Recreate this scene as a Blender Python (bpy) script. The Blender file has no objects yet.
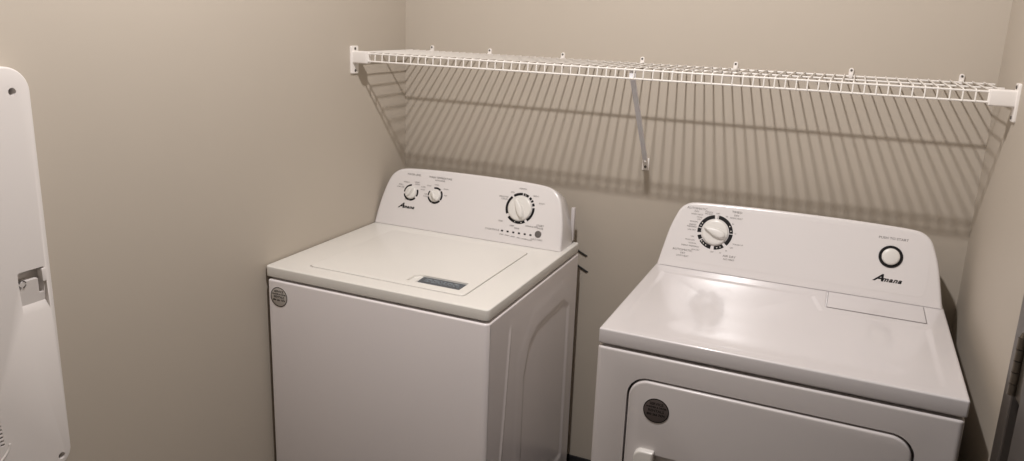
import bpy, bmesh, math, random
from mathutils import Vector, Matrix
random.seed(4)
SC = bpy.context.scene
COL = SC.collection
PI = math.pi

# ------------------------------------------------------------------ measures (metres)
W = 1.7636            # width of the alcove
SZ = 1.479            # height of the wire shelf's top front rail
SD = 0.306            # shelf depth
WH = 0.9084           # washer deck height
DH = 0.9196           # dryer deck height
WX0, WX1, WF = 0.0045, 0.6925, -0.739
DX0, DX1, DF = 0.970, 1.7105, -0.733

# ------------------------------------------------------------------ materials
def mat(name, col, rough=0.5, metal=0.0, coat=0.0, bump=0.0, bscale=200.0, var=0.0, vscale=4.0, spec=0.5, coat_rough=0.08):
    m = bpy.data.materials.new(name); m.use_nodes = True
    nt = m.node_tree; b = nt.nodes['Principled BSDF']
    b.inputs['Base Color'].default_value = (*col, 1)
    b.inputs['Roughness'].default_value = rough
    b.inputs['Metallic'].default_value = metal
    b.inputs['Coat Weight'].default_value = coat
    b.inputs['Coat Roughness'].default_value = coat_rough
    b.inputs['Specular IOR Level'].default_value = spec
    tc = nt.nodes.new('ShaderNodeTexCoord')
    if var > 0:
        n = nt.nodes.new('ShaderNodeTexNoise'); n.inputs['Scale'].default_value = vscale; n.inputs['Detail'].default_value = 4
        nt.links.new(tc.outputs['Object'], n.inputs['Vector'])
        mx = nt.nodes.new('ShaderNodeMix'); mx.data_type = 'RGBA'
        mx.inputs[6].default_value = (*[c * (1 - var) for c in col], 1)
        mx.inputs[7].default_value = (*[min(1, c * (1 + var)) for c in col], 1)
        nt.links.new(n.outputs['Fac'], mx.inputs[0]); nt.links.new(mx.outputs[2], b.inputs['Base Color'])
    if bump > 0:
        n = nt.nodes.new('ShaderNodeTexNoise'); n.inputs['Scale'].default_value = bscale; n.inputs['Detail'].default_value = 3
        nt.links.new(tc.outputs['Object'], n.inputs['Vector'])
        bp = nt.nodes.new('ShaderNodeBump'); bp.inputs['Strength'].default_value = bump; bp.inputs['Distance'].default_value = 0.001
        nt.links.new(n.outputs['Fac'], bp.inputs['Height']); nt.links.new(bp.outputs['Normal'], b.inputs['Normal'])
    return m

M_WALL = mat('beige_wall_paint', (0.47, 0.42, 0.355), 0.55, bump=0.12, bscale=160, var=0.02, vscale=3, spec=0.35)
M_CEIL = mat('ceiling_paint', (0.75, 0.72, 0.68), 0.8, bump=0.3, bscale=90)
M_HALL = mat('hall_wall_paint', (0.50, 0.46, 0.41), 0.7, var=0.05)
M_FLOOR = mat('dark_vinyl_floor', (0.10, 0.088, 0.08), 0.4, var=0.25, vscale=9)
M_BASE = mat('black_vinyl_base', (0.022, 0.021, 0.022), 0.45, var=0.1)
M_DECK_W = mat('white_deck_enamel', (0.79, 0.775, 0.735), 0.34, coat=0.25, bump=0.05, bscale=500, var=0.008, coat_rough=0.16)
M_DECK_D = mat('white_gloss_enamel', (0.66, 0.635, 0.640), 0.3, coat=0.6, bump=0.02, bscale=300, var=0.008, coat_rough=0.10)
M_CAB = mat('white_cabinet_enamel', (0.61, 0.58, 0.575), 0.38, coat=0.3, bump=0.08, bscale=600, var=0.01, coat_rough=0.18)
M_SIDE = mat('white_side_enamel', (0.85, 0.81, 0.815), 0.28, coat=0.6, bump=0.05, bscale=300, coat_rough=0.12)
M_CONS = mat('white_console_plastic', (0.72, 0.695, 0.69), 0.25, coat=0.4, var=0.006, coat_rough=0.15)
M_KNOB = mat('knob_plastic', (0.72, 0.705, 0.675), 0.32, coat=0.2, var=0.006)
M_INK = mat('black_ink', (0.010, 0.009, 0.010), 0.5, var=0.1, spec=0.2)
M_GREYINK = mat('grey_ink', (0.13, 0.118, 0.112), 0.5, var=0.1, spec=0.2)
M_WHITEMARK = mat('white_mark', (0.78, 0.75, 0.71), 0.4, var=0.02)
M_STK = mat('silver_sticker', (0.52, 0.485, 0.45), 0.4, metal=0.0, var=0.04, vscale=60)
M_STKD = mat('dark_grey_sticker', (0.115, 0.095, 0.09), 0.4, metal=0.2, var=0.05, vscale=60)
M_WIRE = mat('white_vinyl_wire', (0.82, 0.79, 0.75), 0.35, coat=0.2, var=0.01)
M_BRACK = mat('white_bracket_plastic', (0.80, 0.765, 0.73), 0.42, var=0.01)
M_BRACE = mat('pale_grey_steel', (0.80, 0.80, 0.84), 0.42, metal=0.0, var=0.03, vscale=40)
M_SCREW = mat('screw_steel', (0.13, 0.12, 0.11), 0.4, metal=0.6, var=0.1, vscale=100)
M_POCKET = mat('slate_blue_plastic', (0.045, 0.065, 0.088), 0.25, coat=0.4, var=0.15, vscale=50)
M_POCKETW = mat('pocket_pale_mark', (0.32, 0.36, 0.39), 0.4, var=0.1, vscale=90)
M_HOSE = mat('black_rubber', (0.018, 0.017, 0.017), 0.6, var=0.1, vscale=60)
M_PANEL = mat('white_moulded_plastic', (0.70, 0.665, 0.64), 0.42, var=0.01, bump=0.05, bscale=500)
M_HOLE = mat('dark_recess', (0.03, 0.028, 0.026), 0.8, var=0.1)
M_GAPSHADE = mat('gap_shade_grey', (0.26, 0.24, 0.24), 0.6, var=0.05)  # shade of the gap round the lint cover, given as a colour
M_FRAME = mat('brown_grey_metal', (0.10, 0.087, 0.079), 0.38, metal=0.35, var=0.12, vscale=12)
M_DOOR = mat('dark_brown_door', (0.075, 0.066, 0.060), 0.5, var=0.15, vscale=10)
M_HINGE = mat('bronze_hinge', (0.14, 0.118, 0.095), 0.35, metal=0.7, var=0.15, vscale=40)
M_STEEL = mat('galvanised_steel', (0.4, 0.4, 0.4), 0.4, metal=0.8, var=0.1, vscale=30)

# ------------------------------------------------------------------ helpers
def link(name, me, parent=None):
    o = bpy.data.objects.new(name, me); COL.objects.link(o)
    if parent: o.parent = parent
    return o

def obj(name, bm, m, parent=None, smooth=35, origin=None):
    bmesh.ops.recalc_face_normals(bm, faces=bm.faces[:])
    if origin is not None:
        for v in bm.verts: v.co -= Vector(origin)
    me = bpy.data.meshes.new(name); bm.to_mesh(me); bm.free()
    for mm in (m if isinstance(m, (list, tuple)) else [m]): me.materials.append(mm)
    if smooth:
        for p in me.polygons: p.use_smooth = True
        me.set_sharp_from_angle(angle=math.radians(smooth))
    o = link(name, me, parent)
    if origin is not None: o.location = origin
    return o

LOC = {}
def thing(name, label, cat, loc, group=None):
    o = bpy.data.objects.new(name, None); COL.objects.link(o); LOC[o.name] = Vector(loc)
    o.empty_display_size = 0.05
    o['label'] = label; o['category'] = cat
    if group: o['group'] = group
    return o

def adopt(root):
    """children were built in world coordinates: cancel the root's location"""
    root.location = LOC[root.name]
    for ch in root.children:
        ch.matrix_parent_inverse = Matrix.Translation(-root.location)

def structure(name, bm, m, parent=None, smooth=None):
    o = obj(name, bm, m, parent, smooth=smooth)
    if parent is None: o['kind'] = 'structure'
    return o

def box(bm, a, b, bev=0.0, seg=2, mi=0):
    r = bmesh.ops.create_cube(bm, size=1.0)
    vs = r['verts']
    for v in vs:
        v.co = Vector([(a[i] + b[i]) / 2 + v.co[i] * (b[i] - a[i]) for i in range(3)])
    fs = set(f for v in vs for f in v.link_faces)
    for f in fs: f.material_index = mi
    if bev > 0:
        es = list(set(e for v in vs for e in v.link_edges))
        bmesh.ops.bevel(bm, geom=es, offset=bev, segments=seg, profile=0.5, affect='EDGES')

def rings(bm, loops, cap0=True, cap1=True, closed=True, mi=0):
    vl = [[bm.verts.new(p) for p in lp] for lp in loops]
    n = len(vl[0])
    for a, b in zip(vl[:-1], vl[1:]):
        for i in range(n if closed else n - 1):
            j = (i + 1) % n
            try:
                f = bm.faces.new((a[i], a[j], b[j], b[i])); f.material_index = mi
            except ValueError: pass
    if cap0: bm.faces.new(vl[0][::-1]).material_index = mi
    if cap1: bm.faces.new(vl[-1]).material_index = mi
    return vl

def rr(u0, v0, u1, v1, r, n=6, i=0.0):
    """rounded rectangle as 2-D points, inset by i"""
    u0 += i; v0 += i; u1 -= i; v1 -= i
    rs = r if isinstance(r, (list, tuple)) else [r] * 4
    out = []
    for (cu, cv, a0, k) in ((u1, v1, 0, 0), (u0, v1, 90, 1), (u0, v0, 180, 2), (u1, v0, 270, 3)):
        q = max(rs[k] - i, 0.0002)
        cx = cu - q if k in (0, 3) else cu + q
        cy = cv - q if k in (0, 1) else cv + q
        for s in range(n + 1):
            a = math.radians(a0 + 90 * s / n)
            out.append((cx + q * math.cos(a), cy + q * math.sin(a)))
    return out

def slab(bm, F, u0, v0, u1, v1, w0, w1, r, e0=0.0, e1=0.0, n=6, cap0=True, cap1=True, mi=0):
    """rounded-rectangle slab from w0 to w1 along the third axis, its edges rounded by e0 / e1; F maps (u,v,w) to a point"""
    lp = []
    s0 = 1 if w1 > w0 else -1
    if e0 > 0:
        for k in range(4):
            a = PI / 2 * k / 4
            lp.append((e0 * (1 - math.sin(a)), w0 + s0 * e0 * (1 - math.cos(a))))
    lp.append((0, w0 + s0 * e0))
    if e1 > 0:
        for k in range(4):
            a = PI / 2 * k / 4
            lp.append((e1 * (1 - math.cos(a)), w1 - s0 * e1 * (1 - math.sin(a))))
        lp.append((e1, w1))
    else: lp.append((0, w1))
    return rings(bm, [[F(u, v, w) for (u, v) in rr(u0, v0, u1, v1, r, n, i)] for (i, w) in lp], cap0, cap1, mi=mi)

def tube(bm, pts, r, n=8, cap=True, mi=0):
    pts = [Vector(p) for p in pts]
    loops = []
    t = (pts[1] - pts[0]).normalized()
    ref = Vector((0, 0, 1)) if abs(t.z) < 0.9 else Vector((1, 0, 0))
    a = t.cross(ref).normalized()
    for i, p in enumerate(pts):
        t0 = (pts[i] - pts[i - 1]).normalized() if i > 0 else None
        t1 = (pts[i + 1] - pts[i]).normalized() if i < len(pts) - 1 else None
        t = (t0 + t1).normalized() if t0 and t1 else (t0 or t1)
        a = (a - t * a.dot(t)).normalized(); b = t.cross(a)
        k = 1.0
        if t0 and t1: k = 1 / max(0.5, t.dot(t1))
        rad = r[i] if isinstance(r, (list, tuple)) else r
        loops.append([p + (a * math.cos(2 * PI * j / n) + b * math.sin(2 * PI * j / n)) * rad * k for j in range(n)])
    rings(bm, loops, cap, cap, mi=mi)

def lathe(bm, F, prof, n=40, cap0=True, cap1=True, mi=0):
    """prof: (radius, w)"""
    rings(bm, [[F(r * math.cos(2 * PI * j / n), r * math.sin(2 * PI * j / n), w) for j in range(n)] for (r, w) in prof], cap0, cap1, mi=mi)

def sstep(a, b, x):
    t = min(1, max(0, (x - a) / (b - a))); return t * t * (3 - 2 * t)

def sdf(u, v, u0, v0, u1, v1, r):
    """signed distance to a rounded rectangle, negative inside"""
    cx, cy = (u0 + u1) / 2, (v0 + v1) / 2
    dx = abs(u - cx) - (u1 - u0) / 2 + r; dy = abs(v - cy) - (v1 - v0) / 2 + r
    return math.hypot(max(dx, 0), max(dy, 0)) + min(max(dx, dy), 0) - r

def poly_sdf(u, v, P):
    d = 1e9; inside = False; n = len(P)
    for i in range(n):
        x1, y1 = P[i]; x2, y2 = P[(i + 1) % n]
        ex, ey = x2 - x1, y2 - y1
        t = min(1, max(0, ((u - x1) * ex + (v - y1) * ey) / (ex * ex + ey * ey)))
        d = min(d, math.hypot(u - x1 - t * ex, v - y1 - t * ey))
        if (y1 > v) != (y2 > v) and u < (x2 - x1) * (v - y1) / (y2 - y1) + x1: inside = not inside
    return -d if inside else d

def hfield(bm, F, u0, v0, u1, v1, nu, nv, h, mi=0):
    g = [[bm.verts.new(F(u0 + (u1 - u0) * i / nu, v0 + (v1 - v0) * j / nv, 0 if i in (0, nu) or j in (0, nv) else h(u0 + (u1 - u0) * i / nu, v0 + (v1 - v0) * j / nv)))
          for j in range(nv + 1)] for i in range(nu + 1)]
    for i in range(nu):
        for j in range(nv):
            bm.faces.new((g[i][j], g[i + 1][j], g[i + 1][j + 1], g[i][j + 1])).material_index = mi

def cut(o, cutters):
    """carve the cutter meshes out of o for good"""
    for bm in cutters:
        bmesh.ops.recalc_face_normals(bm, faces=bm.faces[:])
        me = bpy.data.meshes.new('cutter'); bm.to_mesh(me); bm.free()
        for m in o.data.materials: me.materials.append(m)
        c = bpy.data.objects.new('cutter', me); COL.objects.link(c)
        md = o.modifiers.new('b', 'BOOLEAN'); md.operation = 'DIFFERENCE'; md.object = c; md.solver = 'EXACT'
        dg = bpy.context.evaluated_depsgraph_get(); dg.update()
        nm = bpy.data.meshes.new_from_object(o.evaluated_get(dg))
        o.modifiers.clear()
        if len(nm.vertices) > 20: o.data = nm
        else: print('CUT FAILED', o.name)
        bpy.data.objects.remove(c)
    for p in o.data.polygons: p.use_smooth = True
    o.data.set_sharp_from_angle(angle=math.radians(35))

XY = lambda z=0: (lambda u, v, w: Vector((u, v, z + w)))          # u=x v=y w=up
def frontF(y): return lambda u, v, w: Vector((u, y - w, v))        # u=x v=z w towards the viewer
def rightF(x): return lambda u, v, w: Vector((x + w, u, v))        # u=y v=z w towards +x

_tc = {}
def text_bm(bm, F, s, size, u, v, w=0.0, align='CENTER', bold=0.0, shear=0.0, depth=0.0, mi=0, sx=1.0, rot=0.0):
    key = (s, size, align, bold, shear)
    if key not in _tc:
        c = bpy.data.curves.new('t', 'FONT'); c.body = s; c.size = size; c.align_x = align; c.align_y = 'CENTER'
        c.offset = bold; c.shear = shear; c.resolution_u = 2; c.space_character = 1.15 if bold > 0.0005 else 1.0
        o = bpy.data.objects.new('t', c); COL.objects.link(o)
        dg = bpy.context.evaluated_depsgraph_get(); dg.update()
        me = bpy.data.meshes.new_from_object(o.evaluated_get(dg))
        _tc[key] = ([tuple(q.co) for q in me.vertices], [tuple(p.vertices) for p in me.polygons])
        bpy.data.objects.remove(o)
    vs, fs = _tc[key]
    cr, sr = math.cos(rot), math.sin(rot)
    nv = [bm.verts.new(F(u + sx * x * cr - y * sr, v + sx * x * sr + y * cr, w)) for (x, y, z) in vs]
    for f in fs:
        try: bm.faces.new([nv[i] for i in f]).material_index = mi
        except ValueError: pass

def tobj(name, bm, m, parent):
    me = bpy.data.meshes.new(name); bm.to_mesh(me); bm.free()
    for mm in (m if isinstance(m, (list, tuple)) else [m]): me.materials.append(mm)
    return link(name, me, parent)

def arc(bm, F, cu, cv, r0, r1, a0, a1, w0, w1, mi=0):
    """flat ring segment with a little thickness; degrees, counter-clockwise"""
    n = max(2, int(abs(a1 - a0) / 5))
    lo = []
    for k in range(n + 1):
        a = math.radians(a0 + (a1 - a0) * k / n); c, s = math.cos(a), math.sin(a)
        lo.append([F(cu + r0 * c, cv + r0 * s, w0), F(cu + r1 * c, cv + r1 * s, w0), F(cu + r1 * c, cv + r1 * s, w1), F(cu + r0 * c, cv + r0 * s, w1)])
    rings(bm, lo, True, True, mi=mi)

# ------------------------------------------------------------------ the room
YB = -3.1; ZC = 2.74
def wallbox(name, a, b, m):
    bm = bmesh.new(); box(bm, a, b); return structure(name, bm, m)
wallbox('floor', (-0.1, YB - 0.1, -0.1), (W + 0.1, 0.1, 0), M_FLOOR)
wallbox('ceiling', (-0.1, YB - 0.1, ZC), (W + 0.1, 0.1, ZC + 0.1), M_CEIL)
wallbox('wall_back', (-0.1, 0, 0), (W + 0.1, 0.1, ZC), M_WALL)
wallbox('wall_left', (-0.1, YB, 0), (0, 0, ZC), M_WALL)
wallbox('wall_front', (-0.1, YB - 0.1, 0), (W + 0.1, YB, ZC), M_HALL)
JY = -0.716                      # the right wall stops here, at the door frame
DY1 = JY - 0.95                  # and starts again here
bm = bmesh.new()
box(bm, (W, JY, 0), (W + 0.1, 0, ZC)); box(bm, (W, YB, 0), (W + 0.1, DY1, ZC)); box(bm, (W, DY1, 2.1), (W + 0.1, JY, ZC))
structure('wall_right', bm, M_WALL)
def baseboard(name, a, b):
    bm = bmesh.new(); box(bm, a, b, 0.0015); structure(name, bm, M_BASE)
baseboard('baseboard_back', (0.0, -0.006, 0), (W, 0, 0.106))
baseboard('baseboard_left', (0, YB, 0), (0.005, -0.0065, 0.106))
baseboard('baseboard_right', (W - 0.005, JY + 0.002, 0), (W, -0.0065, 0.106))
# door frame and door in the right wall, with a hinge
bm = bmesh.new()
box(bm, (W - 0.002, JY - 0.062, 0), (W + 0.09, JY, 2.1), 0.003)
box(bm, (W + 0.06, JY - 0.14, 0), (W + 0.09, JY - 0.062, 2.1))
box(bm, (W - 0.012, DY1, 0), (W + 0.09, DY1 + 0.045, 2.1), 0.003)
box(bm, (W - 0.012, DY1 + 0.045, 2.055), (W + 0.09, JY - 0.045, 2.1))
structure('trim_1', bm, M_FRAME)
bm = bmesh.new(); box(bm, (W - 0.004, DY1 + 0.05, 0.01), (W + 0.028, JY - 0.135, 2.05), 0.002)
d1 = structure('door_1', bm, M_DOOR)
bm = bmesh.new()
za, zb = 0.975, 1.085
box(bm, (W - 0.001, JY - 0.150, za), (W + 0.032, JY - 0.063, zb), 0.001)
for k in range(5):
    tube(bm, [(W - 0.006, JY - 0.080, za + 0.022 * k + 0.001), (W - 0.006, JY - 0.080, za + 0.022 * k + 0.021)], 0.0075, 12)
tube(bm, [(W - 0.006, JY - 0.080, zb), (W - 0.006, JY - 0.080, zb + 0.008)], [0.006, 0.003], 12)
obj('hinge', bm, M_HINGE, d1)

# ------------------------------------------------------------------ consoles
TILT = math.radians(20)
def consoleF(x0, y0, z0):
    U = Vector((0, math.sin(TILT), math.cos(TILT))); N = Vector((0, -math.cos(TILT), math.sin(TILT))); O = Vector((x0, y0, z0)); X = Vector((1, 0, 0))
    return lambda u, v, w=0.0: O + X * u + U * v + N * w

def catmull(P, m=5):
    out = []
    for i in range(len(P) - 1):
        p0 = Vector(P[max(i - 1, 0)]); p1 = Vector(P[i]); p2 = Vector(P[i + 1]); p3 = Vector(P[min(i + 2, len(P) - 1)])
        for k in range(m):
            t = k / m
            out.append(0.5 * ((2 * p1) + (p2 - p0) * t + (2 * p0 - 5 * p1 + 4 * p2 - p3) * t * t + (3 * p1 - p0 - 3 * p2 + p3) * t ** 3))
    out.append(Vector(P[-1])); return out

def console_outline(half, w):
    L = catmull(half)                              # bottom left up to the crown
    R = [Vector((w - p.x, p.y)) for p in L[::-1]][1:]
    return L + R

def offset(P, i):
    """inset an open outline (its two ends are the base corners) by i"""
    out = []
    for k, p in enumerate(P):
        a = P[max(k - 1, 0)]; b = P[min(k + 1, len(P) - 1)]
        t = (b - a).normalized(); n = Vector((t.y, -t.x))
        out.append(p + n * i)
    return out

def console(F, P, yback, zdeck, parent):
    bm = bmesh.new()
    lo = []
    for (i, w) in ((0.009, 0.0), (0.005, -0.0004), (0.0025, -0.0018), (0.0008, -0.0042), (0.0, -0.0075)):
        lo.append([F(p.x, max(p.y, 0.0012), w) for p in offset(P, i)])
    def back(p, fr):
        q = F(p.x, p.y, 0); d = (yback - q.y) / math.cos(TILT)
        d = max(d, 0.012) * fr
        r = F(p.x, p.y, -d); r.z = max(r.z, zdeck + 0.001); return r
    lo.append([back(p, 0.9) for p in P])
    lo.append([back(p, 1.0) for p in offset(P, 0.004)])
    rings(bm, lo, True, True)
    return obj('console', bm, M_CONS, parent, smooth=40)

def knob(F, cu, cv, R, ang, parent, tip, name='knob'):
    """round dial knob with a raised pointer blade at angle ang (degrees), tip: the pointed end leads"""
    G = lambda u, v, w: F(cu + u, cv + v, w)
    bm = bmesh.new()
    lathe(bm, G, [(R * 1.0, 0.0005), (R * 1.0, 0.003), (R * 0.97, 0.0055), (R * 0.9, 0.0072), (R * 0.8, 0.0078)])
    k = obj(name, bm, M_KNOB, parent, smooth=50)
    bm = bmesh.new()
    c, s = math.cos(math.radians(ang)), math.sin(math.radians(ang))
    def outline(sc, dw):
        o = []
        n = 28
        for j in range(n):
            t = 2 * PI * j / n
            x = math.cos(t); y = math.sin(t)
            # teardrop: narrow at +x, blunt at -x
            wd = (0.30 + 0.12 * (tip > 0.9)) * R * (1 - 0.55 * (x + 1) / 2 * tip) * sc
            x2 = x * 0.86 * R * (0.5 + 0.5 * sc) ; y2 = y * wd
            if x > 0: y2 *= (1 - 0.35 * x * tip)
            o.append(G(x2 * c - y2 * s, x2 * s + y2 * c, dw))
        return o
    rings(bm, [outline(1.18, 0.0076), outline(1.0, 0.010), outline(0.92, 0.0165), outline(0.78, 0.0188), outline(0.5, 0.0196)])
    obj('pointer', bm, M_KNOB, k, smooth=50)
    return k

# ------------------------------------------------------------------ washer
wash = thing('washing_machine', 'white top-loading washing machine with three dials, standing in the left corner', 'washing machine', ((WX0 + WX1) / 2, (WF - 0.075) / 2, 0))
cx0, cx1 = WX0 + 0.0105, WX1 + 0.0012
WB = -0.076
bm = bmesh.new()
slab(bm, XY(), cx0, WF - 0.0030, cx1, WB, 0.025, WH - 0.0365, [0.004, 0.004, 0.006, 0.014], 0.002, 0.005, n=5)
bm.normal_update()
big = [f for f in bm.faces if f.normal.length and abs(f.calc_center_median().x - cx1) < 1e-4 and f.calc_area() > 0.2]
bmesh.ops.delete(bm, geom=big, context='FACES')
outer = [(-0.545, 0.16), (-0.545, 0.70), (-0.44, 0.805), (-0.215, 0.815), (-0.125, 0.74), (-0.125, 0.16)]
inner = [(-0.50, 0.19), (-0.497, 0.63), (-0.462, 0.716), (-0.41, 0.742), (-0.20, 0.750), (-0.15, 0.72), (-0.15, 0.19)]
def hside(y, z):
    h = 0.0009 * sstep(0.014, -0.014, poly_sdf(y, z, outer)) - 0.0034 * sstep(0.009, -0.009, poly_sdf(y, z, inner))
    yl = -0.603 - (0.80 - z) * 0.105                 # slanting rib near the front edge
    if z < 0.83:
        h += 0.0028 * math.exp(-((y - yl) / 0.0055) ** 2) * sstep(0.825, 0.79, z) * sstep(0.1, 0.2, z)
    yd, zd = -0.215, 0.826
    h -= 0.002 * math.exp(-(((y - yd) ** 2 + (z - zd) ** 2) / 0.004 ** 2))
    return h
hfield(bm, rightF(cx1), WF + 0.0125, 0.027, WB - 0.004, WH - 0.0415, 150, 120, hside)
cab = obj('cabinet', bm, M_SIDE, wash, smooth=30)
# enamel front sheet, a hair in front of the cabinet
# deck
bm = bmesh.new()
slab(bm, XY(), WX0, WF, WX1, WB + 0.001, WH - 0.0298, WH, [0.006, 0.006, 0.011, 0.011], 0.003, 0.0035, n=6)
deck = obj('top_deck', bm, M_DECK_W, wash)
LX0, LX1, LY0, LY1 = 0.112, 0.594, -0.682, -0.262
c1 = bmesh.new(); slab(c1, XY(), LX0 - 0.0025, LY0 - 0.003, LX1 + 0.003, LY1 + 0.002, WH - 0.006, WH + 0.01, 0.014)
cut(deck, [c1])
bm = bmesh.new(); slab(bm, XY(), LX0, LY0, LX1, LY1, WH - 0.0055, WH + 0.0028, 0.012, 0.0, 0.0025, n=6)
lid = obj('lid', bm, M_DECK_W, wash)
c2 = bmesh.new()
pk = [(0.408, -0.654), (0.567, -0.654), (0.567, -0.598), (0.418, -0.598), (0.408, -0.612)]
rings(c2, [[Vector((x, y, WH - 0.0028)) for (x, y) in pk], [Vector((x, y, WH + 0.02)) for (x, y) in pk]])
cut(lid, [c2])
bm = bmesh.new()
rings(bm, [[Vector((x, y, z)) for (x, y) in [(0.436, -0.652), (0.565, -0.652), (0.565, -0.600), (0.4305, -0.600)]] for z in (WH - 0.0027, WH - 0.0012)])
hp = obj('handle_pocket', bm, M_POCKET, lid, smooth=None); hp['label'] = 'slate blue recess in the lid edge'
bm = bmesh.new()
random.seed(2)
for row, (y, h) in enumerate(((-0.611, 0.0024), (-0.619, 0.0024), (-0.628, 0.0016), (-0.6485, 0.0035))):
    x = 0.446 if row < 3 else 0.440
    while x < 0.555:
        l = random.uniform(0.006, 0.018) if row < 3 else 0.117
        if x + l > 0.561: break
        box(bm, (x, y - h / 2, WH - 0.0013), (x + l, y + h / 2, WH - 0.0010)); x += l + 0.004
obj('marking', bm, M_POCKETW, hp, smooth=None)
# white grip wedge at the left end of the pocket
bm = bmesh.new()
rings(bm, [[Vector(p) for p in ((0.410, -0.652, WH - 0.0027), (0.4345, -0.652, WH - 0.0027), (0.4295, -0.612, WH - 0.0027), (0.412, -0.612, WH - 0.0027))],
           [Vector(p) for p in ((0.411, -0.651, WH + 0.001), (0.4335, -0.651, WH + 0.001), (0.4290, -0.618, WH - 0.001), (0.414, -0.618, WH - 0.001))]])
obj('lid_grip', bm, M_DECK_W, lid, smooth=None)
# console
CW = 0.676; CX = WX0 - 0.0025
WCF = consoleF(CX, -0.204, WH)
half = [(0, 0), (0.0035, 0.04), (0.0100, 0.088), (0.0225, 0.140), (0.0345, 0.168), (0.0540, 0.1865), (0.082, 0.1962), (0.14, 0.2010), (0.22, 0.2035), (CW / 2, 0.2045)]
con = console(WCF, console_outline(half, CW), WB - 0.002, WH, wash)
bm = bmesh.new()
box(bm, (WX0 + 0.002, WB - 0.004, 0.70), (WX1 - 0.022, WB + 0.004, WH + 0.03), 0.001)
box(bm, (WX1 - 0.030, WB - 0.006, WH + 0.004), (WX1 - 0.0185, WB + 0.008, WH + 0.112), 0.002)
obj('rear_panel', bm, M_CAB, wash)
def dial(F, cu, cv, r0, r1, segs, parent, dots=()):
    bm = bmesh.new()
    for (a, b) in segs: arc(bm, F, cu, cv, r0, r1, a, b, 0.0003, 0.0009)
    for a in dots:
        a = math.radians(a); rm = (r0 + r1) / 2
        lathe(bm, lambda u, v, w: F(cu + rm * math.cos(a) + u, cv + rm * math.sin(a) + v, w), [(0.0016, 0.0009), (0.0016, 0.0013)], n=8, mi=1)
    return obj('dial_ring', bm, [M_INK, M_WHITEMARK], parent, smooth=None)
dial(WCF, 0.5195, 0.116, 0.0415, 0.0492, [(134, 208), (222, 300), (310, 368), (15, 26), (32, 40), (44, 54), (61, 84), (88, 126)], wash, dots=(75, 257, 285))
dial(WCF, 0.1215, 0.1175, 0.0222, 0.0277, [(195, 262), (266, 318), (335, 388), (95, 180)], wash)
dial(WCF, 0.2135, 0.1185, 0.0222, 0.0277, [(195, 248), (252, 322), (330, 400), (50, 108), (152, 185)], wash)
knob(WCF, 0.5195, 0.116, 0.0400, 118, wash, 0.5)
knob(WCF, 0.1215, 0.1175, 0.0212, 58, wash, 0.3)
knob(WCF, 0.2135, 0.1185, 0.0212, 123, wash, 0.3)
bm = bmesh.new()
lathe(bm, lambda u, v, w: WCF(0.5940 + u, 0.0440 + v, w), [(0.0105, 0.0003), (0.0105, 0.0022), (0.0095, 0.0030)], n=28)
b = obj('start_button', bm, M_GREYINK, wash); b['label'] = 'round black push button'
bm = bmesh.new()
T = lambda s, size, u, v, **k: text_bm(bm, WCF, s, size, u, v, 0.0008, **k)
T('WATER LEVEL', 0.0085, 0.122, 0.178)
for q in (('MEDIUM', 0.098, 0.150), ('LARGE', 0.138, 0.154), ('EXTRA', 0.140, 0.147), ('SMALL', 0.078, 0.140), ('LOAD SIZE', 0.078, 0.132), ('SUPER', 0.164, 0.141), ('AUTO', 0.164, 0.132),
                  None, ('COLD', 0.185, 0.148), ('COOL', 0.213, 0.154), ('WARM', 0.250, 0.143), ('HOT', 0.252, 0.122), ('TAP', 0.178, 0.119), ('COLD', 0.178, 0.112)):
    if q is None:
        tobj('dial_lettering', bm, M_GREYINK, con); bm = bmesh.new(); T('WASH TEMPERATURE', 0.0088, 0.222, 0.1775); T('WITH RINSE', 0.0070, 0.222, 0.1685); continue
    s, u, v = q; T(s, 0.0060, u, v)
tobj('dial_lettering', bm, M_GREYINK, con); bm = bmesh.new()
for (s, u, v) in (('NORMAL', 0.5195, 0.178), ('HEAVY', 0.566, 0.160), ('SPIN', 0.486, 0.163), ('DELICATES', 0.458, 0.146), ('CASUAL', 0.462, 0.139), ('BULKY', 0.590, 0.139), ('SOAK', 0.462, 0.068),
                  ('DEEP', 0.502, 0.058), ('RINSE', 0.520, 0.052), ('DRAIN & SPIN', 0.568, 0.064)):
    T(s, 0.0065, u, v)
tobj('dial_lettering', bm, M_GREYINK, con); bm = bmesh.new()
T('CYCLE STATUS', 0.0072, 0.437, 0.0375)
for k, s in enumerate(('SOAK', 'WASH', 'RINSE', 'SPIN', 'LOCKED', 'DONE')):
    u = 0.472 + 0.0195 * k
    T(s, 0.0055, u, 0.0265 - 0.001 * k)
    slab(bm, WCF, u - 0.0035, 0.0355, u + 0.0035, 0.0405, 0.0004, 0.001, 0.001, n=2, mi=1)
tobj('status_lettering', bm, [M_GREYINK, M_INK], con); bm = bmesh.new()
T('START', 0.0085, 0.596, 0.070); T('PAUSE', 0.0070, 0.598, 0.062); T('HOLD 3 SECS', 0.0062, 0.592, 0.0265)
tobj('button_lettering', bm, [M_GREYINK, M_INK], con)
bm = bmesh.new()
text_bm(bm, WCF, 'A', 0.0245, 0.0935, 0.0700, 0.0009, bold=0.0007, shear=0.45, sx=1.25)
text_bm(bm, WCF, 'mana', 0.0150, 0.1005, 0.0680, 0.0009, align='LEFT', bold=0.00055, shear=0.45, sx=1.2)
tobj('logo', bm, M_INK, con)
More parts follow.
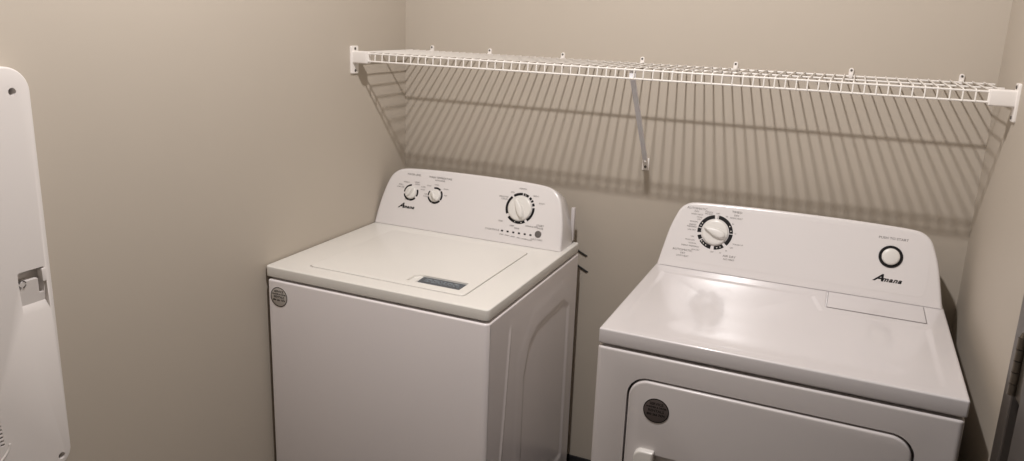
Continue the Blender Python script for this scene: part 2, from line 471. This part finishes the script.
def sticker(F, cu, cv, r, m, parent, label, rim, lines):
    bm = bmesh.new()
    lathe(bm, lambda u, v, w: F(cu + u, cv + v, w), [(r, 0.0), (r, 0.0006), (r * 0.98, 0.0008)], n=40)
    o = obj('sticker', bm, m, parent); o['label'] = label
    bm = bmesh.new()
    arc(bm, F, cu, cv, r * 0.93, r * 1.0, 0, 360, 0.0007, 0.0011)
    for (s, size, dv, bold) in lines:
        text_bm(bm, F, s, size, cu, cv + dv * r, 0.0011, bold=bold)
    tobj('sticker_print', bm, rim, o)
LN = [('SERVICE', 0.0088, 0.55, 0.0002), ('WASHER & DRYER', 0.0056, 0.27, 0.0002), ('RENTALS', 0.0088, -0.02, 0.0002), ('800 266 7474', 0.0074, -0.34, 0.0003)]
sticker(frontF(WF - 0.0030), 0.0530, 0.826, 0.0284, M_STK, wash, 'round silver sticker with dark rim', M_INK, LN)
for (x, y) in ((cx0 + 0.05, WF + 0.06), (cx1 - 0.05, WF + 0.06), (cx0 + 0.05, WB - 0.06), (cx1 - 0.05, WB - 0.06)):
    bm = bmesh.new(); lathe(bm, lambda u, v, w: Vector((x + u, y + v, w)), [(0.018, 0.0), (0.02, 0.004), (0.02, 0.012), (0.008, 0.014), (0.008, 0.03)], n=20)
    obj('foot', bm, M_HOSE, wash)
adopt(wash)

# ------------------------------------------------------------------ dryer
dry = thing('clothes_dryer', 'white front-loading clothes dryer with one dial and a round start button, beside right wall', 'dryer', ((DX0 + DX1) / 2, (DF - 0.075) / 2, 0))
dx0, dx1 = DX0 - 0.001, DX1 - 0.002
DB = -0.085; DFF = DF - 0.0028
bm = bmesh.new()
slab(bm, XY(), dx0, DFF, dx1, DB, 0.025, DH - 0.0435, [0.004, 0.004, 0.012, 0.012], 0.002, 0.005, n=5)
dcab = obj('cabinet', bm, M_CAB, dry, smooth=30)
# the door's gap, carved as a rounded trough round the door
OX0, OX1, OZ0, OZ1, OR = 1.046, 1.634, 0.24, 0.8215, 0.048
c = bmesh.new()
slab(c, frontF(DFF), OX0, OZ0, OX1, OZ1, -0.045, 0.02, OR, n=10)
cut(dcab, [c])
bm = bmesh.new()
slab(bm, frontF(DFF), OX0 + 0.0052, OZ0 + 0.0052, OX1 - 0.0052, OZ1 - 0.0052, -0.044, 0.005, OR - 0.004, 0.0, 0.005, n=10)
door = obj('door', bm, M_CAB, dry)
c = bmesh.new(); slab(c, frontF(DFF), 1.094, 0.50, 1.180, 0.641, -0.006, 0.03, 0.012, n=6)
cut(door, [c])
bm = bmesh.new()
slab(bm, frontF(DFF), 1.076, 0.50, 1.1215, 0.6515, 0.003, 0.020, [0.003, 0.018, 0.018, 0.003], 0.0, 0.005, n=8)
hd = obj('handle', bm, M_KNOB, door); hd['label'] = 'white pull grip'
sticker(frontF(DFF - 0.005), 1.117, 0.7515, 0.0295, M_STKD, door, 'round dark grey sticker', M_INK, LN)
# deck with its shallow sunken field
bm = bmesh.new()
E_ = 0.0045
vl = slab(bm, XY(), DX0, DF, DX1, DB + 0.01, DH - 0.0365, DH, [0.0045, 0.0045, 0.0045, 0.0045], 0.004, 0.0045, n=6, cap1=False)
P1 = [(1.003, -0.700), (1.003, -0.252), (1.405, -0.252), (1.430, -0.356), (1.668, -0.356), (1.672, -0.690), (1.655, -0.706), (1.02, -0.710)]
def hdeck(x, y):
    d = poly_sdf(x, y, P1)
    fade = sstep(-0.70, -0.60, y) * 0.75 + 0.25
    h = -0.0020 * sstep(0.004, -0.013, d) * fade
    h -= 0.0030 * sstep(0.0, -0.2, d)                        # very slightly dished
    dl = sdf(x, y, 1.436, -0.328, 1.664, -0.20, 0.002)
    h += -0.0016 * math.exp(-(dl / 0.0016) ** 2) if dl > -0.02 and y < -0.2 else 0
    return h
hfield(bm, XY(DH), DX0 + E_, DF + E_, DX1 - E_, DB + 0.01 - E_, 330, 300, hdeck)
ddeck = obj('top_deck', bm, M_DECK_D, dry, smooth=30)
bm = bmesh.new(); slab(bm, XY(DH), 1.4385, -0.3255, 1.6615, -0.206, -0.001, 0.0013, 0.003, 0.0, 0.0008, n=3)
lc = obj('lint_screen_cover', bm, M_DECK_D, ddeck)
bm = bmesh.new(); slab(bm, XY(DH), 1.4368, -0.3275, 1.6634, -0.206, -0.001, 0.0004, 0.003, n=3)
obj('lint_gap_shade', bm, M_GAPSHADE, ddeck)  # added grey rim draws the dark gap line round the cover, no real part
DWid = 0.7345; DCX = DX0 + 0.0025
DCF = consoleF(DCX, -0.2006, DH)
half = [(0, 0), (0.0075, 0.042), (0.0200, 0.108), (0.0330, 0.150), (0.0445, 0.175), (0.0630, 0.1905), (0.088, 0.1968), (0.15, 0.2000), (0.25, 0.2025), (DWid / 2, 0.2032)]
half = [(a, b * 0.985) for a, b in half]
dcon = console(DCF, console_outline(half, DWid), DB - 0.004, DH, dry)
bm = bmesh.new()
box(bm, (DX0 + 0.004, DB - 0.004, 0.70), (DX1 - 0.03, DB + 0.006, DH + 0.03), 0.001)
obj('rear_panel', bm, M_CAB, dry)
# a faint overlay sheet on the console face
bm = bmesh.new()
slab(bm, DCF, 0.045, 0.022, DWid - 0.042, 0.182, 0.0001, 0.0004, [0.045, 0.045, 0.02, 0.02], n=10)
obj('console_overlay', bm, M_CONS, dcon, smooth=None)
DC = (0.1505, 0.1145)
dial(DCF, DC[0], DC[1], 0.0388, 0.0492, [(98, 168), (171, 187), (197, 213), (217, 262), (274, 308), (318, 360), (3, 84), (87, 88)], dry, dots=(150, 160, 222, 232, 243, 285, 297, 12, 30))
knob(DCF, DC[0], DC[1], 0.0368, 163, dry, 1.0)
SB = (0.6015, 0.1150)
bm = bmesh.new(); arc(bm, DCF, SB[0], SB[1], 0.0218, 0.0289, 0, 360, 0.0004, 0.0022)
obj('button_ring', bm, M_INK, dry, smooth=None)
bm = bmesh.new()
lathe(bm, lambda u, v, w: DCF(SB[0] + u, SB[1] + v, w), [(0.0215, 0.0004), (0.0215, 0.006), (0.0205, 0.008), (0.018, 0.0092), (0.012, 0.0100), (0.005, 0.0103)], n=40)
obj('start_button', bm, M_KNOB, dry, smooth=50)
bm = bmesh.new()
T = lambda s, size, u, v, **k: text_bm(bm, DCF, s, size, u, v, 0.0008, **k)
T('AUTOMATIC', 0.0086, 0.0920, 0.1755, sx=1.15); T('DRY', 0.0068, 0.092, 0.1670); T('HIGH HEAT', 0.0064, 0.094, 0.1590)
T('WRINKLE', 0.0052, 0.126, 0.1695); T('PREVENT', 0.0052, 0.126, 0.1640); T('OFF', 0.0058, 0.151, 0.1680)
T('TIMED', 0.0090, 0.203, 0.1785, sx=1.1); T('DRY', 0.0072, 0.203, 0.1690); T('HIGH HEAT', 0.0068, 0.203, 0.1610)
for (s, u, v) in (('MORE', 0.102, 0.151), ('DRY', 0.102, 0.145), ('NORMAL', 0.088, 0.137), ('ENERGY', 0.086, 0.128), ('PREFERRED', 0.084, 0.122), ('LESS DRY', 0.085, 0.113), ('OFF', 0.090, 0.094), ('MORE DRY', 0.085, 0.084),
                  ('NORMAL', 0.093, 0.075), ('ENERGY PREFERRED', 0.0875, 0.0665), ('LESS DRY', 0.104, 0.0575), ('OFF', 0.150, 0.0580), ('20', 0.173, 0.059), ('40', 0.188, 0.067), ('OFF', 0.201, 0.077), ('TOUCH UP', 0.217, 0.088),
                  ('10', 0.206, 0.118), ('30', 0.196, 0.144), ('60', 0.177, 0.163)):
    T(s, 0.0056, u, v)
T('AUTOMATIC', 0.0086, 0.0680, 0.0520, sx=1.15); T('DRY', 0.0072, 0.0700, 0.0430); T('LOW HEAT', 0.0070, 0.070, 0.0350)
T('AIR DRY', 0.0085, 0.199, 0.052, sx=1.1); T('NO HEAT', 0.0070, 0.199, 0.0430)
tobj('dial_lettering', bm, M_GREYINK, dcon); bm = bmesh.new()
T('PUSH TO START', 0.0088, 0.603, 0.1625, sx=1.10)
tobj('button_lettering', bm, M_GREYINK, dcon)
bm = bmesh.new()
text_bm(bm, DCF, 'A', 0.026, 0.5790, 0.0565, 0.0009, bold=0.0008, shear=0.45, sx=1.3)
text_bm(bm, DCF, 'mana', 0.0170, 0.5870, 0.0540, 0.0009, align='LEFT', bold=0.0006, shear=0.45, sx=1.15)
tobj('logo', bm, M_INK, dcon)
for (x, y) in ((dx0 + 0.05, DFF + 0.06), (dx1 - 0.05, DFF + 0.06), (dx0 + 0.05, DB - 0.06), (dx1 - 0.05, DB - 0.06)):
    bm = bmesh.new(); lathe(bm, lambda u, v, w: Vector((x + u, y + v, w)), [(0.018, 0.0), (0.02, 0.004), (0.02, 0.012), (0.008, 0.014), (0.008, 0.03)], n=20)
    obj('foot', bm, M_HOSE, dry)
adopt(dry)

# ------------------------------------------------------------------ wire shelf
RR = 0.0026; SR = 0.0019
shelf = thing('wire_shelf', 'long white vinyl-coated wire shelf with a front lip, fixed above both machines', 'shelf', (W / 2, -SD / 2, SZ))
sx0, sx1 = 0.046, W - 0.046
def rail(y, z, name, a=sx0, b=sx1, r=RR):
    bm = bmesh.new(); tube(bm, [(a, y, z), (b, y, z)], r, 10); obj(name, bm, M_WIRE, shelf)
rail(-SD, SZ - 0.0035, 'front_rail'); rail(-SD - 0.001, SZ - 0.0265, 'front_rail'); rail(-0.155, SZ - 0.0042, 'middle_rail', 0.006, W - 0.006); rail(-0.010, SZ - 0.0035, 'back_rail', 0.006, W - 0.006)
bm = bmesh.new()
tube(bm, [(0, 0.300 / 2 - 0.002, 0), (0, -0.145, 0), (0, -0.1505, -0.0012), (0, -0.1535, -0.004), (0, -0.1545, -0.009), (0, -0.1560, -0.0275)], SR, 6)
wire = obj('cross_wire', bm, M_WIRE, shelf)
n = int((W - 0.024) / 0.0254)
xs = [W / 2 + (k - (n - 1) / 2) * 0.0254 for k in range(n)]
for k, x in enumerate(xs):
    o = wire if k == 0 else wire.copy()
    if k: COL.objects.link(o); o.parent = shelf
    o.location = (x, -0.153, SZ)
adopt(shelf)
print('cross wires', n)

def screw(bm, F, u, v, r=0.0035):
    lathe(bm, lambda a, b, w: F(u + a, v + b, w), [(r, 0), (r, 0.001), (r * 0.7, 0.0022), (r * 0.2, 0.0024)], n=14)

def end_bracket(side):
    if side == 'l':
        F = lambda u, v, w: Vector((w, u, v)); lab = 'white plastic shelf end bracket screwed to the wall beside the washer'
    else:
        F = lambda u, v, w: Vector((W - w, u, v)); lab = 'white plastic shelf end bracket screwed to the wall beside the dryer'
    t = thing('shelf_end_bracket', lab, 'bracket', F(-0.302, 1.455, 0.0), 'shelf end brackets')
    bm = bmesh.new()
    slab(bm, F, -0.323, 1.412, -0.285, 1.497, 0.0, 0.0055, 0.004, 0.0, 0.0015, n=4)
    obj('wall_plate', bm, M_BRACK, t)
    bm = bmesh.new()
    slab(bm, F, -0.318, SZ - 0.034, -0.292, SZ + 0.003, 0.0055, 0.056, 0.004, 0.0, 0.002, n=4)
    obj('rail_socket', bm, M_BRACK, t)
    for z in (1.4885, 1.4215):
        bm = bmesh.new(); screw(bm, lambda u, v, w: F(u, v, w + 0.0055), -0.303, z, 0.0045); obj('screw', bm, M_SCREW, t)
    adopt(t)
end_bracket('l'); end_bracket('r')

# angled support brace
br = thing('shelf_support_brace', 'pale grey angled steel brace under the middle of the wire shelf', 'bracket', (0.869, 0, 1.17))
A = Vector((0.889, -SD + 0.004, SZ - 0.018)); B = Vector((0.8695, -0.008, 1.186))
dirv = (B - A).normalized(); side = Vector((1, 0, 0)) - dirv * dirv.x; side.normalize(); nrm = dirv.cross(side)
bm = bmesh.new()
def bF(p, s, t): return p + side * s + nrm * t
prof = [(-0.0068, -0.004), (0.0068, -0.004), (0.0068, 0.003), (0.0050, 0.003), (0.0050, -0.0022), (-0.0050, -0.0022), (-0.0050, 0.003), (-0.0068, 0.003)]
rings(bm, [[bF(A + dirv * 0.004, s, -t) for (s, t) in prof], [bF(B, s, -t) for (s, t) in prof]])
obj('strut', bm, M_BRACE, br, smooth=None)
bm = bmesh.new()
box(bm, (0.8595, -0.004, 1.152), (0.8815, 0.0, 1.190), 0.0012)
box(bm, (0.8625, -0.016, 1.176), (0.8655, -0.004, 1.192), 0.0008); box(bm, (0.8735, -0.016, 1.176), (0.8765, -0.004, 1.192), 0.0008)
obj('foot_plate', bm, M_BRACK, br)
bm = bmesh.new(); screw(bm, frontF(-0.004), 0.8705, 1.163, 0.0042); obj('screw', bm, M_SCREW, br)
bm = bmesh.new()
slab(bm, frontF(-SD + 0.010), 0.8805, SZ - 0.028, 0.8975, SZ - 0.0065, 0.0, 0.0055, 0.003, n=3)
obj('top_hook', bm, M_BRACE, br)
adopt(br)

# wall clips along the back rail
ords = ['closest to the left corner', 'second from the left corner', 'third from the left corner', 'above the support brace', 'third from the right corner', 'second from the right corner', 'closest to the right corner']
cb = bmesh.new(); cF = frontF(0.0)
slab(cb, cF, -0.0062, -0.016, 0.0062, 0.0072, 0.0, 0.006, [0.006, 0.006, 0.003, 0.003], 0.0, 0.0015, n=5)
slab(cb, cF, -0.0052, -0.020, 0.0052, -0.008, 0.004, 0.0155, 0.003, 0.0, 0.0015, n=4)
clip_me = None
for k, x in enumerate((0.107, 0.324, 0.580, 0.836, 1.111, 1.418, 1.682)):
    t = thing('wall_clip', 'small white screwed wall clip behind the wire shelf, ' + ords[k], 'clip', (x, 0, 1.490), 'wall clips along the back of the shelf')
    t.location = (x, 0, 1.490)
    if clip_me is None:
        body = obj('clip_body', cb, M_BRACK, t)
        bm = bmesh.new(); screw(bm, frontF(-0.006), 0, 0.0012, 0.0030); sc = obj('screw', bm, M_SCREW, t)
        clip_me = (body, sc)
    else:
        for s in clip_me:
            c = s.copy(); COL.objects.link(c); c.parent = t

# ------------------------------------------------------------------ cords behind the washer
for (z0, x1, z1, r, lab) in ((0.900, 0.701, 0.842, 0.0030, 'thin black cord behind the washer, upper of the two'), (0.852, 0.706, 0.788, 0.0034, 'thin black cord behind the washer, lower of the two')):
    bm = bmesh.new()
    tube(bm, [(x1 - 0.11, -0.006, z1 + 0.0565), (x1 - 0.006, -0.003, z1 + 0.003), (x1, 0.003, z1)], [r, r * 0.8, r * 0.5], 10)
    o = obj('black_cord', bm, M_HOSE, None, origin=(x1, 0, z1)); o['label'] = lab; o['category'] = 'cord'; o['group'] = 'cords behind the washer'

# ------------------------------------------------------------------ white moulded panel on the left wall
PX = 0.05
PF = rightF(0.0)
pn = thing('plastic_wall_panel', 'tall white moulded plastic panel with rounded corners and a latch pocket, on left wall', 'panel', (0, -1.60, 0.67))
bm = bmesh.new()
slab(bm, PF, -1.86, 0.676, -1.377, 1.484, 0.0, PX, [0.046, 0.046, 0.035, 0.035], 0.0, 0.004, n=10)
pb = obj('panel_shell', bm, M_PANEL, pn)
cs = []
for (y, z) in ((-1.411, 1.439), (-1.399, 0.699)):
    c = bmesh.new(); lathe(c, lambda u, v, w: PF(y + u, z + v, w), [(0.0065, PX - 0.02), (0.0075, PX + 0.01)], n=24); cs.append(c)
def polyc(P, w0, w1=PX + 0.01):
    c = bmesh.new(); rings(c, [[PF(y, z, w0) for (y, z) in P], [PF(y, z, w1) for (y, z) in P]]); return c
# hook slot: a band along the top with a leg down at the far side; below it a sloping shallow ramp
cs.append(polyc([(-1.443, 1.083), (-1.4425, 1.1005), (-1.439, 1.1035), (-1.3915, 1.1035), (-1.3915, 1.052), (-1.4010, 1.052), (-1.4040, 1.083)], PX - 0.022))
c = bmesh.new()
rings(c, [[PF(-1.4425, 1.084, PX + 0.001), PF(-1.4425, 1.084, PX - 0.0015), PF(-1.4410, 1.034, PX - 0.0090), PF(-1.4400, 1.0150, PX + 0.001)],
          [PF(-1.3890, 1.084, PX + 0.001), PF(-1.3890, 1.084, PX - 0.0015), PF(-1.3880, 1.034, PX - 0.0090), PF(-1.3870, 1.0150, PX + 0.001)]])
cs.append(c)
for k in range(12):                     # vent slots, one row
    z = 0.782 + 0.0078 * k
    c = bmesh.new(); slab(c, PF, -1.5135, z - 0.0022, -1.5073 + 0.0004 * (4 - k), z + 0.0021, PX - 0.035, PX + 0.01, 0.0012, n=3); cs.append(c)
cut(pb, cs)
bm = bmesh.new()
slab(bm, PF, -1.3965, 1.074, -1.3870, 1.1000, PX - 0.012, PX + 0.0015, 0.003, 0.0, 0.001, n=4)
obj('latch_hook', bm, M_PANEL, pn)
bm = bmesh.new()
for k in range(4):
    arc(bm, PF, -1.4345, 1.0795, 0.0062, 0.0074, 90 * k + 12, 90 * k + 72, PX - 0.006, PX - 0.001)
obj('rivet_ring', bm, M_SCREW, pn, smooth=None)
for (y, z) in ((-1.411, 1.439), (-1.399, 0.699)):
    bm = bmesh.new(); screw(bm, lambda u, v, w: PF(u, v, PX - 0.019 + w), y, z, 0.0045); obj('screw', bm, M_SCREW, pn)
bm = bmesh.new()
pts = [PF(-1.497 - 0.010 * 0 - 0.05 * (k / 10) ** 2 * 1.0, 0.778 - 0.042 * (k / 10), PX + 0.0002) for k in range(11)]
tube(bm, pts, 0.0022, 8); obj('moulded_rib', bm, M_PANEL, pn)
adopt(pn)

# ------------------------------------------------------------------ camera
CP = dict(cx=1.4309, cy=-2.308, cz=1.6012, yaw=0.4123, pitch=-0.2409, roll=0.0355, f=763.972, py=-26.1)
cy_, sy_ = math.cos(CP['yaw']), math.sin(CP['yaw'])
fwd = Vector((-sy_ * math.cos(CP['pitch']), cy_ * math.cos(CP['pitch']), math.sin(CP['pitch'])))
rt = Vector((cy_, sy_, 0)); up = rt.cross(fwd)
cr, sr = math.cos(CP['roll']), math.sin(CP['roll'])
r2 = rt * cr + up * sr; u2 = -rt * sr + up * cr
cam = bpy.data.cameras.new('camera'); co = bpy.data.objects.new('camera', cam); COL.objects.link(co)
cam.sensor_width = 36; cam.lens = CP['f'] / 1024 * 36; cam.shift_y = CP['py'] / 1024; cam.clip_start = 0.02
mw = Matrix((r2, u2, -fwd)).transposed().to_4x4(); mw.translation = Vector((CP['cx'], CP['cy'], CP['cz'])); co.matrix_world = mw
SC.camera = co

# ------------------------------------------------------------------ light
def light(name, kind, loc, energy, col, size, rot=(0, 0, 0)):
    l = bpy.data.lights.new(name, kind); l.energy = energy; l.color = col
    if kind == 'AREA': l.shape = 'DISK'; l.size = size
    else: l.shadow_soft_size = size
    o = bpy.data.objects.new(name, l); COL.objects.link(o); o.location = loc; o.rotation_euler = rot; return o
lamp = light('ceiling_lamp', 'SPOT', (0.92, -1.26, 2.63), 107, (1.0, 0.955, 0.945), 0.031)
lamp.data.spot_size = math.radians(172); lamp.data.spot_blend = 0.25
wd = bpy.data.worlds.new('world'); SC.world = wd; wd.use_nodes = True
wd.node_tree.nodes['Background'].inputs[0].default_value = (0.5, 0.45, 0.4, 1); wd.node_tree.nodes['Background'].inputs[1].default_value = 0.0
SC.cycles.use_adaptive_sampling = False; SC.cycles.caustics_reflective = False; SC.cycles.caustics_refractive = False; SC.cycles.sample_clamp_indirect = 4
vs = SC.view_settings; vs.view_transform = 'Standard'; vs.look = 'None'; vs.gamma = 1; vs.exposure = 0.0
try: vs.use_curve_mapping = False
except Exception: pass
